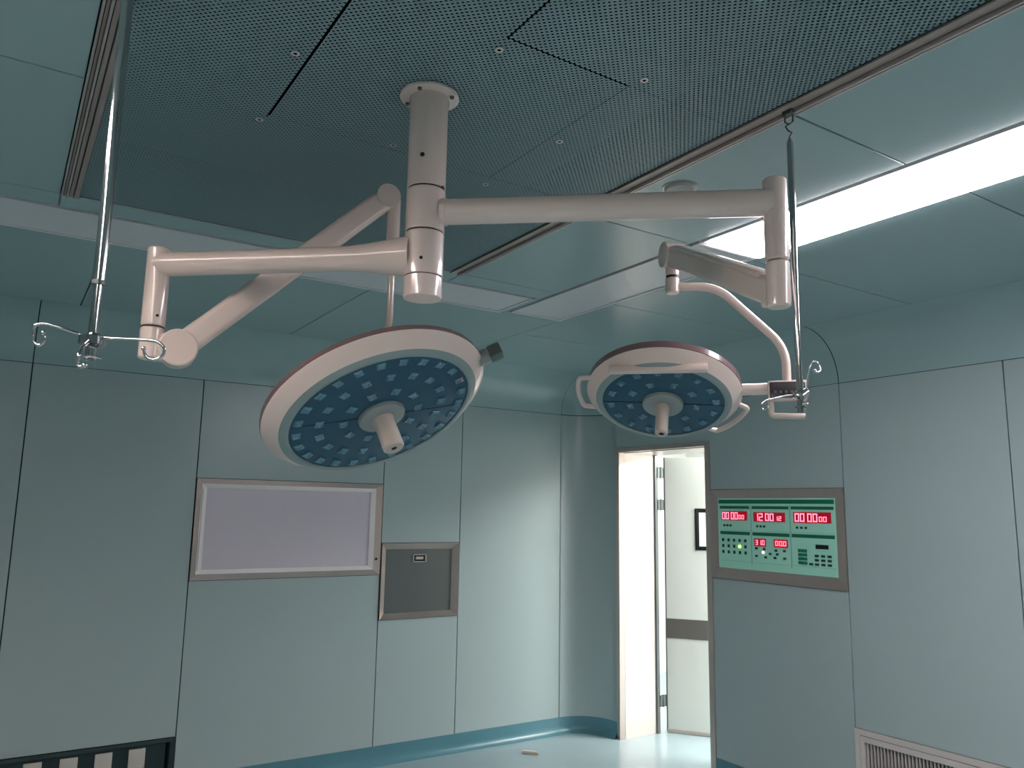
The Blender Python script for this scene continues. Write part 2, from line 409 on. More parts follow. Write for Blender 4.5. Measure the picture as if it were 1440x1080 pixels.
strip('strip_light', SX0, SX1, 2.15, 3.56, 'x', False, 'short unlit strip light in line with the glowing one, towards the far corner')
strip('strip_light', SX0, SX1, -1.2, 2.145, 'x', 'strip_lit', 'glowing white strip light in the ceiling at the right')

strip('strip_light', LX0, LX1, -1.2, 2.0, 'x', 'strip_warm', 'glowing white strip light in the ceiling left of the diffuser')
# ------------------------------------------------------------------ perforated diffuser
df = thing('air_diffuser', ((BX0 + BX1) / 2, 1.85, ZC), 'large dark perforated metal air diffuser in the ceiling', 'air diffuser')
PX0, PX1, PY1 = 0.145, 1.655, 3.09
m = MB(); m.box((BX0, BY0, ZC + .25), (BX1, BY1, ZC + .27)); m.box((BX0 - .02, BY0, ZC + .01), (BX0, BY1, ZC + .27)); m.box((BX1, BY0, ZC + .01), (BX1 + .02, BY1, ZC + .27)); m.box((BX0, BY1, ZC + .01), (BX1, BY1 + .02, ZC + .27)); m.box((BX0, BY0 - .02, ZC + .01), (BX1, BY0, ZC + .27))
m.out('plenum', 'plenum', df, smooth=False)
for x0, x1, y0, y1, gx0, gx1, gy0, gy1 in (
        (PX0, .535, BY0, 2.12, 0, 3, 0, 0), (.535, .89, BY0, 1.4219, 3, 2, 0, 0), (.89, PX1, BY0, 1.418, 2, 0, 0, 1),
        (.535, 1.26, 1.418, 2.105, 3, 1, 3, 1), (1.26, PX1, 1.418, 2.105, 1, 0, 0, 1), (PX0, .535, 2.12, PY1, 0, 0, 0, 0), (.535, PX1, 2.105, PY1, 0, 0, 1, 0)):
    k = .0013
    MB().box((x0 + gx0 * k, y0 + gy0 * k, ZC + .0025), (x1 - gx1 * k, y1 - gy1 * k, ZC + .0045)).out('perforated_panel', 'perforated', df, smooth=False)
m = MB(); m.box((BX0, PY1, ZC), (BX1, BY1, ZC + .01)); m.out('edge_strip', 'rail_bronze', df, smooth=False)
scr = MB(); scr.lathe([(.0105, .0), (.0105, -.002), (.005, -.002), (.005, .0)], 16); scr = scr.mesh('grommet'); scr.materials.append(MATS['rail_light'])
hol = MB(); hol.lathe([(0, -.0012), (.0051, -.0012), (.0051, 0)], 12); hol = hol.mesh('hole'); hol.materials.append(MATS['black'])
for x, y in ((.5, 1.763), (.52, 2.146), (.899, 2.073), (.898, 1.47), (1.272, 1.374), (1.296, 1.767), (1.277, 2.159)):
    o = bpy.data.objects.new('grommet', scr); o.location = (x, y, ZC + .0025); link(o, df)
    h = bpy.data.objects.new('grommet_hole', hol); h.location = (x, y, ZC + .0025); link(h, o)

# curtain and drip tracks on both long edges
def track(x0, x1, sign, label):
    t = thing('ceiling_track', ((x0 + x1) / 2, 1.85, ZC), label, 'track', 'tracks beside the diffuser')
    y0, y1 = BY0, 3.105
    w = x1 - x0
    m = MB(); m.box((x0, y0, ZC), (x1, y1, ZC + .008)); m.out('base', 'rail_slot', t, smooth=False)
    def rib(f0, f1, h, mt, nm):
        a, b = (x0 + w * f0, x0 + w * f1) if sign > 0 else (x1 - w * f1, x1 - w * f0)
        MB().box((a, y0, ZC - h), (b, y1, ZC), .0008, 1).out(nm, mt, t)
    rib(0.02, 0.30, .006, 'rail_bronze', 'flange'); rib(.36, .56, .003, 'rail_bronze', 'flange'); rib(.62, .72, .014, 'rail_light', 'lip'); rib(.74, .86, .004, 'rail_bronze', 'flange'); rib(.90, 1.0, .010, 'rail_light', 'lip')
    return t
track(BX0, PX0, -1, 'metal ceiling track left of the perforated diffuser')
track(PX1, BX1, 1, 'metal ceiling track right of the perforated diffuser')

# small round ceiling fitting
dc = thing('ceiling_sensor', (1.822, 1.80, ZC), 'small round grey disc on the ceiling behind the long lamp arm', 'sensor')
MB().lathe([(.052, 0), (.052, -.006), (.046, -.012), (0, -.013)], 32, Matrix.Translation((1.822, 1.80, ZC))).out('disc', 'collar_grey', dc)
MB().lathe([(.060, 0), (.060, -.003), (.052, -.003), (.052, 0)], 32, Matrix.Translation((1.822, 1.80, ZC))).out('rim', 'steel', dc)

# ------------------------------------------------------------------ twin surgical light
CXY = V((0.859, 1.755, 0))
sl = thing('surgical_light', (CXY.x, CXY.y, ZC), 'ivory twin-headed surgical light hanging from the perforated ceiling', 'surgical light')
T = Matrix.Translation(CXY)
MB().lathe([(0, ZC), (.078, ZC), (.078, ZC - .006), (.074, ZC - .009), (.052, ZC - .009), (.052, ZC - .02)], 48, T).out('ceiling_flange', 'white_enamel', sl)
for a in (40, 130, 220, 310):
    p = CXY + V((.064 * math.cos(math.radians(a)), .064 * math.sin(math.radians(a)), ZC - .009))
    MB().tube([p, p - uz * .005], .006, 8).out('flange_bolt', 'steel_dark', sl)
def ring(z0, z1, r, nm, mt='white_enamel', n=48, bev=.002):
    return MB().lathe([(0, z1), (r - bev, z1), (r, z1 - bev), (r, z0 + bev), (r - bev, z0), (0, z0)], n, T).out(nm, mt, sl)
CR = .0505
ring(2.516, ZC - .008, CR, 'column'); ring(2.400, 2.512, CR, 'swivel_joint'); ring(2.282, 2.396, CR, 'swivel_joint'); ring(2.225, 2.280, .0495, 'end_cap')
ring(2.27, 2.6, .0475, 'core', 'black')
def colscrew(u, v, r=.006):
    d = (px(u, v, 2.06) - EYE); d.normalize()
    ex, ey = EYE.x - CXY.x, EYE.y - CXY.y; A = d.x**2 + d.y**2; B = 2 * (ex * d.x + ey * d.y); C = ex**2 + ey**2 - CR**2
    t = (-B - math.sqrt(B * B - 4 * A * C)) / (2 * A); p = EYE + d * t; nn = V((p.x - CXY.x, p.y - CXY.y, 0)).normalized()
    MB().tube([p - nn * .002, p + nn * .001], r, 12).out('screw', 'black', sl)
colscrew(594, 217); colscrew(623, 264, .0055); colscrew(592, 362, .0045)
for u in (580, 624):
    d = px(u, 408, 2.03); nn = V((d.x - CXY.x, d.y - CXY.y, 0)).normalized(); p = CXY + nn * .0495
    MB().obox(V((p.x, p.y, 2.247)), nn, uz.cross(nn), uz, (.003, .006, .035)).out('slot', 'black', sl)

def hdir(a, b): d = V((b.x - a.x, b.y - a.y, 0)); return d.normalized()
# long arm to the right and its elbow
ZA1, ZA2 = 2.455, 2.338
E1 = V((1.530, 1.192, ZA1)); d1 = hdir(CXY, E1); A1 = V((CXY.x, CXY.y, ZA1))
MB().tube([A1 + d1 * .045, E1 - d1 * .01], .0335, 32).out('extension_arm', 'white_enamel', sl, 'long horizontal arm to the right')
MB().tube([A1 + d1 * .042, A1 + d1 * .056], .036, 32).out('arm_collar', 'white_enamel', sl)
T1 = Matrix.Translation((E1.x, E1.y, 0))
def post(Tm, z0, z1, r, nm, mt='white_enamel', par=sl, bev=.004):
    return MB().lathe([(0, z1), (r - bev, z1), (r, z1 - bev), (r, z0 + bev), (r - bev, z0), (0, z0)], 40, Tm).out(nm, mt, par)
post(T1, 2.306, 2.515, .0285, 'elbow_post'); post(T1, 2.190, 2.303, .0285, 'elbow_post')
# spring arm rising away to the small head
H1 = V((1.7915, 1.8633, 2.051)); N1 = V((.340, .2826, .897)).normalized()
P1 = V((1.785, 1.805, 0))                                  # axis of the drop post of the small head
ds = hdir(E1, P1); dn = ds.cross(uz)
J1 = V((E1.x, E1.y, 2.226)); K1 = V((P1.x, P1.y, 2.535))
def spring_arm(J, K, hgt, wid, par, s0, s1, label, strip_=True):
    d = (K - J).normalized(); side = d.cross(uz).normalized(); upv = side.cross(d)
    L = (K - J).length; c = (J + d * s0 + K - d * s1) / 2
    m = MB(); m.obox(c, d, side, upv, (L - s0 - s1, wid, hgt), .016, 4)
    o = m.out('spring_arm', 'white_enamel', par, label)
    if not strip_: return d, side, upv
    m = MB(); cs = side if side.dot(fw) < 0 else -side
    m.obox(c + upv * (hgt / 2 - .001) + cs * .004, d, side, upv, (L - s0 - s1 - .13, wid * .98, .016), .006, 3); m.out('cover_strip', 'white_enamel', o)
    return d, side, upv
d, sd, uv = spring_arm(J1, K1, .070, .054, sl, .0, .02, 'spring arm carrying the small head')
MB().obox(V((E1.x, E1.y, 2.222)) + ds * .012, ds, dn, uz, (.062, .052, .052), .008, 3).out('pivot_housing', 'white_enamel', sl)
MB().tube([K1 - dn * .032, K1 + dn * .032], .042, 32).out('pivot_drum', 'white_enamel', sl)
TP1 = Matrix.Translation(P1)
post(TP1, 2.462, 2.53, .0215, 'drop_post'); post(TP1, 2.405, 2.458, .0225, 'drop_post'); post(TP1, 2.44, 2.47, .020, 'post_core', 'black')

def rimframe(c, n):
    a = n.cross(uz).normalized(); b = n.cross(a)          # a horizontal in the disc plane
    return a, b
def rimpt(M, r, deg, h): t = math.radians(deg); return M @ V((r * math.cos(t), r * math.sin(t), h))
def rim_angle(M, u, v, r, h):
    best = min(range(0, 720), key=lambda i: (lambda q: (720 + FPX * (q - EYE).dot(rt) / (q - EYE).dot(fw) - u) ** 2 + (540 - FPX * (q - EYE).dot(up) / (q - EYE).dot(fw) - v) ** 2)(rimpt(M, r, i / 2, h)))
    return best / 2
def head(c, n, R1, rl, h1, h2, label, rings, led_d, collar, hand_r, hand_l, spin):
    a, b = rimframe(c, n); M = Matrix(((a.x, b.x, n.x, c.x), (a.y, b.y, n.y, c.y), (a.z, b.z, n.z, c.z), (0, 0, 0, 1)))
    # housing: a dished white bezel around the lens, then the back shell with shade painted in mauve
    MI = (rl + (R1 - rl) * .36, h1 * .20 - .004)
    hz = MB().lathe([(MI[0], MI[1] + .006), (MI[0], MI[1]), (rl + (R1 - rl) * .6, h1 * .42), (R1 - .006, h1 - .008), (R1, h1), (R1 - .001, h1 + .002)], 96, M).out('lamp_head', 'white_enamel', sl, label)
    MB().lathe([(R1 - .003, h1 + .001), (R1 + .001, h1 + .004), (R1, h2 - .004), (R1 - .006, h2), (R1 * .8, h2 + .022), (R1 * .45, h2 + .034), (0, h2 + .038)], 96, M).out('back_shell', 'shell_shade', hz, 'back shell with its shade painted dark mauve')
    MB().lathe([(rl - .004, .006), (rl - .004, -.002), (rl + .002, -.004), (rl + .008, -.003), (MI[0] + .001, MI[1] + .001), (MI[0] + .001, MI[1] + .006)], 96, M).out('shaded_ring', 'ring_shade', hz, 'inner slope of the bezel with painted grey-green shade')
    MB().lathe([(rl - .002, .002), (rl - .008, .0), (0, .0)], 96, M).out('lens', 'lens_blue', hz, 'dark blue round lens')
    spin = math.radians(rim_angle(M, spin[0], spin[1], rl, 0))
    for sgn in (1, -1):
        q = MB(); q.box((sgn * collar * .9, -.0012, -.0012), (sgn * (rl - .006), .0012, .001)); bmesh.ops.transform(q.bm, matrix=M @ Matrix.Rotation(spin, 4, 'Z'), verts=q.bm.verts); q.out('lens_joint', 'lens_line', hz, smooth=False)
    lm = MB(); w_ = led_d / 2
    lm.lathe([(w_, 0), (w_ * .96, -.003), (w_ * .55, -.0075), (w_ * .42, -.0065), (0, -.003)], 4); lm = lm.mesh('led', smooth=False); lm.materials.append(MATS['led_lens'])
    for r, k, ph in rings:
        for i in range(k):
            t = 2 * math.pi * (i + ph) / k
            o = bpy.data.objects.new('led', lm)
            o.matrix_basis = M @ Matrix.Translation((r * math.cos(t), r * math.sin(t), 0)) @ Matrix.Rotation(t + math.pi / 4, 4, 'Z')
            link(o, hz)
    MB().lathe([(collar, .001), (collar, -.006), (collar * .96, -.012), (collar * .72, -.016 if hand_r > .025 else -.013), (0, -.018 if hand_r > .025 else -.013)], 64, M).out('collar', 'collar_grey', hz)
    hd = MB().lathe([(hand_r * 1.06, -.012), (hand_r * 1.04, -.02), (hand_r, -.03), (hand_r, -hand_l + .004), (hand_r - .004, -hand_l), (.009, -hand_l), (.009, -hand_l + .006)], 40, M).out('handle', 'ivory_plastic', hz, 'ivory centre handle')
    MB().lathe([(.0092, -hand_l + .0015), (0, -hand_l + .0015)], 20, M).out('camera_port', 'black', hd)
    return hz, M, a, b

hz1, M1, a1, b1 = head(H1, N1, .250, .1994, .0358, .0652, 'smaller round head with blue lens', ((.168, 16, .0), (.108, 9, .35)), .032, .066, .0205, .118, (846, 564))
# yoke of the small head: bent tube to a stub on the rim
pv = H1 + N1 * .045; ah = V((a1.x, a1.y, 0)).normalized()
if ah.dot(rt) < 0: ah = -ah
ET = pv + ah * .385; ET = V((ET.x, ET.y, pv.z))
q0 = V((P1.x, P1.y, 2.428)); yd = hdir(q0, ET); hl = V((ET.x - q0.x, ET.y - q0.y, 0)).length
pts = [q0 + yd * .02, q0 + yd * (hl * .40) - uz * .002, q0 + yd * hl - uz * .205, q0 + yd * hl - uz * .33]
MB().tube(fillet(pts, .09, 10), .0135, 20).out('yoke', 'white_enamel', sl, 'bent tube holding the small head')
st = MB(); st.tube([pv + ah * .235, pv + ah * .335], .019, 24); st.out('pivot_stub', 'white_enamel', sl)
fc = V((ah.y, -ah.x, 0))
if fc.dot(fw) > 0: fc = -fc
bx = MB(); bc = V((ET.x, ET.y, pv.z - .008)) + ah * .0; bx.obox(bc, ah, fc, uz, (.118, .05, .062), .006, 2)
bx = bx.out('control_box', 'white_enamel', sl, 'small control box at the end of the yoke')
MB().obox(bc + fc * .026, ah, fc, uz, (.106, .004, .05), .002, 1).out('control_face', 'control_dark', bx, 'dark glossy control face')
for i in range(5): MB().obox(bc + fc * .029 + ah * (-.036 + i * .016) - uz * .006, ah, fc, uz, (.008, .002, .008)).out('button', 'steel_dark', bx)
hb = bc - ah * .05
MB().tube(fillet([hb - uz * .028, hb - uz * .078, hb - uz * .082 + ah * .10], .012, 5), .0095, 14).out('side_handle', 'ivory_plastic', bx)
# grips on the rim of the small head
def grip(M, par, c_deg, half, h=.035, R1=.25):
    pts = [rimpt(M, R1 - .01, c_deg - half - 4, h)] + [rimpt(M, R1 + .03, c_deg - half + 2 * half * i / 8, h) for i in range(9)] + [rimpt(M, R1 - .01, c_deg + half + 4, h)]
    MB().tube(fillet(pts, .02, 4), .0085, 12).out('rim_grip', 'white_enamel', par)
grip(M1, hz1, rim_angle(M1, 826, 550, .27, .035), 17); grip(M1, hz1, rim_angle(M1, 1030, 590, .27, .035), 18)
p0 = rimpt(M1, .246, rim_angle(M1, 855, 506, .25, .03), .022); p1 = rimpt(M1, .246, rim_angle(M1, 997, 504, .25, .03), .022)
bd = (p1 - p0).normalized(); nn1 = -N1; sd1 = nn1.cross(bd).normalized()
MB().obox((p0 + p1) / 2 + nn1 * .026, bd, sd1, nn1, ((p1 - p0).length * .99, .020, .026), .005, 2).out('rim_bar', 'white_enamel', hz1)

# lower arm to the left, its elbow and spring arm
E2 = V((.307, 2.247, ZA2)); d2 = hdir(CXY, E2); A2 = V((CXY.x, CXY.y, ZA2))
MB().tube([A2 + d2 * .03, A2 + d2 * .06, A2 + d2 * .15, A2 + d2 * .2, E2], [.054, .050, .037, .0325, .0325], 32).out('extension_arm', 'white_enamel', sl, 'lower horizontal arm to the left')
T2 = Matrix.Translation((E2.x, E2.y, 0))
post(T2, 2.166, 2.383, .0305, 'elbow_post'); post(T2, 2.078, 2.163, .0305, 'elbow_post'); post(T2, 2.16, 2.17, .028, 'post_core', 'black')
for u, v in ((221, 448),):
    p = px(u, v, 2.08); nn = V((p.x - E2.x, p.y - E2.y, 0)).normalized(); p = V((E2.x, E2.y, 2.192)) + nn * .0305
    MB().tube([p - nn * .002, p + nn * .001], .004, 10).out('screw', 'black', sl)
H2 = V((.9561, 2.2046, 1.9759)); N2 = V((-.1512, .5118, .8457)).normalized()
P2 = V((.951, 2.165, 0))
J2 = V((.372, 2.236, 2.112)); K2 = V((.925, 2.165, 2.648))
dd = hdir(J2, K2); sd2 = dd.cross(uz).normalized()
if sd2.dot(fw) > 0: sd2 = -sd2                             # towards the camera
spring_arm(J2, K2, .068, .05, sl, .0, .0, 'spring arm carrying the large head', False)
MB().obox((V((E2.x, E2.y, 2.112)) + J2) / 2, dd, sd2, uz, (.085, .05, .075), .01, 3).out('pivot_housing', 'white_enamel', sl)
MB().tube([J2 - sd2 * .032, J2 + sd2 * .028, J2 + sd2 * .032], [.05, .05, .046], 40).out('pivot_disc', 'white_enamel', sl)
MB().tube([K2 - sd2 * .028, K2 + sd2 * .028], .037, 32).out('pivot_drum', 'white_enamel', sl)
TP2 = Matrix.Translation(P2)
post(TP2, 2.46, 2.65, .0205, 'drop_post')
hz2, M2, a2, b2 = head(H2, N2, .350, .2847, .0398, .0604, 'larger round head with blue lens', ((.258, 25, .2), (.193, 17, .4), (.118, 10, .1)), .037, .073, .032, .122, (404, 603))
far = b2 if b2.dot(fw) > 0 else -b2
fr_ = H2 + N2 * .05 + far * .35
q0 = V((P2.x, P2.y, 2.47)); outp = H2 + N2 * .10 + far * .22
MB().tube(fillet([q0, V((P2.x + .004, P2.y + .004, 2.22)), outp + N2 * .11, outp], .07, 8), .0105, 16).out('yoke', 'white_enamel', sl, 'bent tube behind the large head')
MB().tube([outp - N2 * .03, outp + N2 * .02], .022, 20).out('pivot_stub', 'white_enamel', sl)
kd = rim_angle(M2, 676, 506, .355, .04); kp = rimpt(M2, .35, kd, .045); ko = (rimpt(M2, 1, kd, 0) - H2).normalized(); kt = N2.cross(ko)
kn = MB(); kn.tube([kp - ko * .01, kp + ko * .022, kp + ko * .026], [.024, .024, .02], 24); kn = kn.out('rim_knob', 'collar_grey', hz2)
MB().obox(kp + ko * .046, ko, kt, N2, (.042, .042, .042), .005, 2).out('rim_knob', 'grey_plastic', hz2, 'dark grey block on the rim')

# ------------------------------------------------------------------ drip poles hanging from the tracks
def pole_left():
    x, y = .115, 1.535
    t = thing('drip_pole', (x, y, 1.94), 'chrome drip pole with curled hooks hanging at the left', 'drip pole', 'drip poles on the ceiling tracks')
    MB().tube([(x, y, 2.086), (x, y, 2.74)], .0105, 20).out('pole', 'chrome', t)
    MB().tube([(x, y, 2.74), (x, y, ZC - .005)], .004, 10).out('hanger', 'steel_dark', t)
    MB().tube([(x, y, 2.081), (x, y, 2.089)], .0115, 20).out('ferrule', 'steel_dark', t)
    MB().tube([(x, y, 1.98), (x, y, 2.083)], .0082, 20).out('inner_rod', 'chrome', t)
    hub = MB(); Tm = Matrix.Translation((x, y, 0))
    hub.lathe([(0, 1.992), (.014, 1.992), (.022, 1.987), (.022, 1.972), (.014, 1.968), (.0095, 1.966), (.0095, 1.945), (0, 1.943)], 32, Tm); hub.out('hub', 'chrome', t)
    hub = MB(); hub.lathe([(0, 1.951), (.017, 1.951), (.019, 1.949), (.017, 1.947), (0, 1.947)], 32, Tm); hub.out('hub_plate', 'chrome', t)
    return t, x, y
t, x, y = pole_left()
dpt = (V((x, y, 1.98)) - EYE).dot(fw)
def wire(t, pix, d, r=.0028, ball=True, name='hook'):
    ps = [px(u, v, d + dd_) for u, v, dd_ in pix]
    MB().tube(fillet(ps, .012, 5), r, 10).out(name, 'chrome', t)
    if ball:
        e = ps[-1]; bm = MB(); bmesh.ops.create_uvsphere(bm.bm, u_segments=12, v_segments=8, radius=r * 1.5, matrix=Matrix.Translation(e)); bm.out('hook_tip', 'chrome', t)
wire(t, [(122, 474, 0), (112, 470, 0), (92, 463, -.01), (62, 454, -.02), (46, 458, -.025), (44, 472, -.025), (49, 484, -.025), (58, 486, -.025), (63, 478, -.025), (61, 468, -.025)], dpt)
wire(t, [(140, 475, 0), (160, 476, -.01), (204, 478, -.02), (222, 480, -.025), (232, 489, -.025), (229, 502, -.025), (215, 507, -.025), (204, 501, -.025), (202, 490, -.025)], dpt)
wire(t, [(128, 478, -.01), (116, 488, -.06), (111, 498, -.09), (108, 510, -.09), (112, 517, -.09), (119, 514, -.09)], dpt, .0032)

def pole_right():
    x, y = 1.690, 1.262
    t = thing('drip_pole', (x, y, 1.95), 'chrome drip pole with wire hooks hanging beside the small lamp head', 'drip pole', 'drip poles on the ceiling tracks')
    ax = hdir(V((x, y, 0)), V((0, 0, 0))); sd = uz.cross(ax)
    def loop(c, r, z, nm, rad=.0024):
        MB().tube([V((x, y, z)) + sd * (r * math.sin(a)) + uz * (r * math.cos(a)) for a in [math.radians(k) for k in range(30, 331, 20)]], rad, 8).out(nm, 'steel_dark', t)
    MB().obox(V((x, y, ZC - .008)), V((1, 0, 0)), V((0, 1, 0)), uz, (.02, .03, .016), .002, 1).out('runner', 'steel_dark', t)
    MB().tube([V((x, y, ZC - .014)) + sd * .01, V((x, y, ZC - .034)) + sd * .010, V((x, y, ZC - .042)), V((x, y, ZC - .034)) - sd * .010, V((x, y, ZC - .014)) - sd * .01], .0024, 8).out('shackle', 'steel_dark', t)
    MB().tube([V((x, y, ZC - .038)), V((x, y, ZC - .046)) - sd * .009, V((x, y, ZC - .058)) - sd * .004, V((x, y, ZC - .066)) + sd * .006, V((x, y, ZC - .078))], .0024, 8).out('hook_eye', 'steel_dark', t)
    MB().tube([(x, y, ZC - .094), (x, y, ZC - .078)], [.0085, .003], 16).out('pole_tip', 'chrome', t)
    MB().tube([(x, y, 2.03), (x, y, ZC - .092)], .0088, 20).out('pole', 'chrome', t)
    Tm = Matrix.Translation((x, y, 0)); 
    MB().lathe([(0, 2.03), (.009, 2.03), (.009, 2.012), (.017, 2.009), (.019, 2.002), (.019, 1.994), (.012, 1.990), (.0085, 1.988), (.0085, 1.955), (0, 1.953)], 32, Tm).out('hub', 'chrome', t)
    MB().tube([px(1126, 557, 1.98), px(1134, 551, 1.99)], .010, 16).out('clamp', 'chrome', t)
    MB().tube([(x, y, 1.966), (x, y, 1.972)], .014, 20).out('hub_plate', 'chrome', t)
    return t, (V((x, y, 1.99)) - EYE).dot(fw)
t, dpt = pole_right()
wire(t, [(1131, 550, 0), (1134, 545, 0), (1139, 516, .0), (1143, 509, 0), (1149, 509, 0), (1153, 516, 0), (1154, 522, -.01), (1149, 524, -.02), (1146, 521, -.02)], dpt, .0022)
wire(t, [(1114, 556, 0), (1104, 557, 0), (1076, 563, -.02), (1070, 568, -.03), (1070, 573, -.03), (1074, 577, -.03), (1080, 573, -.03)], dpt, .0022)
wire(t, [(1122, 570, 0), (1130, 569, -.01), (1135, 568, -.02)], dpt, .0022)

# ------------------------------------------------------------------ film viewer on the back wall
vx0, vx1, vz0, vz1 = X2 + .006, X3 - .003, 1.2398, 1.8601
fv = thing('film_viewer', ((vx0 + vx1) / 2, YB, vz0), 'white-framed X-ray film viewer with blank grey screen on the back wall', 'film viewer')
def pframe(x0, x1, z0, z1, w0, d0, d1, mt, nm, par, wr_=None, plane='back', pr=None):
    # four mitred frame sides; outer edge at depth d0 in front of the wall, inner edge at depth d1 (negative = recessed)
    wl, wrr, wt, wbm = w0 if isinstance(w0, tuple) else (w0,) * 4
    o = [(x0, z0), (x1, z0), (x1, z1), (x0, z1)]; i = [(x0 + wl, z0 + wbm), (x1 - wrr, z0 + wbm), (x1 - wrr, z1 - wt), (x0 + wl, z1 - wt)]
    for k in range(4):
        a, b, c_, d_ = o[k], o[(k + 1) % 4], i[(k + 1) % 4], i[k]
        def P(q, dep): return V((q[0], YB - dep, q[1])) if plane == 'back' else V((XR - dep, q[0], q[1]))
        mb = MB(); f = [P(a, d0), P(b, d0), P(c_, d1), P(d_, d1)]; bk = [P(a, -.045), P(b, -.045), P(c_, -.045), P(d_, -.045)]
        va = [mb.bm.verts.new(p) for p in f]; vb = [mb.bm.verts.new(p) for p in bk]
        mb.bm.faces.new(va); mb.bm.faces.new(list(reversed(vb)))
        for j in range(4): mb.bm.faces.new((va[(j + 1) % 4], va[j], vb[j], vb[(j + 1) % 4]))
        mb.out(nm, mt, par, smooth=False)
pframe(vx0, vx1, vz0, vz1, (.026, .058, .032, .038), .004, .012, 'steel', 'steel_frame', fv)
pframe(vx0 + .026, vx1 - .058, vz0 + .038, vz1 - .032, (.034, .036, .026, .026), .020, .012, 'viewer_white', 'inner_frame', fv)
MB().box((vx0 + .06, YB - .004, vz0 + .064), (vx1 - .094, YB + .03, vz1 - .058)).out('screen', 'viewer_screen', fv, 'blank lilac-grey screen', smooth=False)
MB().tube([(vx0 + .036, YB - .022, vz0 + .06), (vx0 + .038, YB - .022, vz1 - .07)], .005, 10).out('screen_clip', 'viewer_white', fv)
MB().tube([(2.246, YB - .006, 1.348), (2.246, YB - .014, 1.348)], .009, 16).out('switch', 'black', fv)

# recessed steel cabinet
sc = thing('wall_cabinet', ((X3 + X4) / 2, YB, .936), 'small recessed stainless steel cabinet beside the film viewer', 'cabinet')
pframe(X3 + .006, X4 - .003, .9359, 1.4534, (.046, .044, .044, .036), .010, -.028, 'steel', 'bevelled_frame', sc)
cd = MB(); cd.box((X3 + .05, YB + .030, .970), (X4 - .046, YB + .04, 1.412), .001, 1); cd = cd.out('door', 'steel_dark', sc, 'dark brushed steel flap')
m = MB(); hx0, hx1, hz0, hz1 = 2.545, 2.65, 1.318, 1.372
m.box((hx0, YB + .024, hz0), (hx0 + .008, YB + .031, hz1)); m.box((hx1 - .008, YB + .02, hz0), (hx1, YB + .031, hz1)); m.box((hx0, YB + .024, hz0), (hx1, YB + .031, hz0 + .005)); m.box((hx0, YB + .024, hz1 - .005), (hx1, YB + .031, hz1)); m.out('handle', 'rail_light', cd, smooth=False)
MB().box((hx0 + .008, YB + .028, hz0 + .005), (hx1 - .008, YB + .031, hz1 - .005)).out('handle_recess', 'black', cd, smooth=False)
MB().box((hx0 + .022, YB + .023, hz0 + .018), (hx1 - .022, YB + .030, hz1 - .016), .002, 1).out('latch', 'rail_light', cd)

# socket box low on the back wall
sb = thing('socket_panel', ((X1 + X2) / 2, YB, .02), 'dark socket panel with four pale outlet plates low on the back wall', 'socket panel')
MB().box((X1 + .01, YB + .004, .06), (X2 - .05, YB + .04, .335), .002, 1).out('back_plate', 'socket_box', sb)
pframe(X1 + .004, X2 - .002, .05, .345, (.012, .03, .02, .03), .010, .014, 'socket_box', 'frame', sb)
for x0 in (.268, .44, .612, .784):
    p = MB(); p.box((x0, YB - .006, .200), (x0 + .088, YB + .005, .308), .003, 2); p = p.out('outlet_plate', 'socket_plate', sb)

# ------------------------------------------------------------------ control panel right of the doorway
pz0, pz1, py0, py1 = 1.2726, 1.8584, Y1, DR - .002            # image left is larger y
cp = thing('control_panel', (XR, (py0 + py1) / 2, pz0), 'steel-framed green control panel with red digital clocks beside the doorway', 'control panel')
pframe(py0, py1, pz0, pz1, (.058, .062, .058, .070), .012, .003, 'steel', 'frame', cp, plane='right')
FY0, FY1, FZ0, FZ1 = py0 + .058, py1 - .062, pz0 + .070, pz1 - .058
MB().box((XR - .002, FY0, FZ0), (XR + .03, FY1, FZ1)).out('fascia', 'fascia_green', cp, 'green control fascia', smooth=False)
FWW, FH = FY1 - FY0, FZ1 - FZ0
XF = XR - .002
def fy(u): return FY1 - u * FWW              # u from left to right, v from top to bottom
def fz(v): return FZ1 - v * FH
def frect(u0, u1, v0, v1, mt, nm, h=.002, par=cp):
    return MB().box((XF - h, fy(u1), fz(v1)), (XF, fy(u0), fz(v0))).out(nm, mt, par, smooth=False)
frect(.01, .99, .02, .075, 'fascia_strip', 'header_strip')
cols = ((.02, .295), (.32, .635), (.655, .985))
for u0, u1 in cols: frect(u0, u1, .11, .15, 'fascia_strip', 'header_strip')
for u0, u1 in cols: frect(u0, u1, .475, .52, 'fascia_strip', 'header_strip')
for u in (.3075, .645): frect(u - .004, u + .004, .09, .93, 'fascia_line', 'divider', .001)
frect(.02, .985, .455, .46, 'fascia_line', 'divider', .001)
for u0, u1 in cols:
    frect(u0, u1, .89, .895, 'fascia_line', 'divider', .001)
SEG = {'0': 'abcdef', '1': 'bc', '2': 'abged', '3': 'abgcd', '.': '.'}
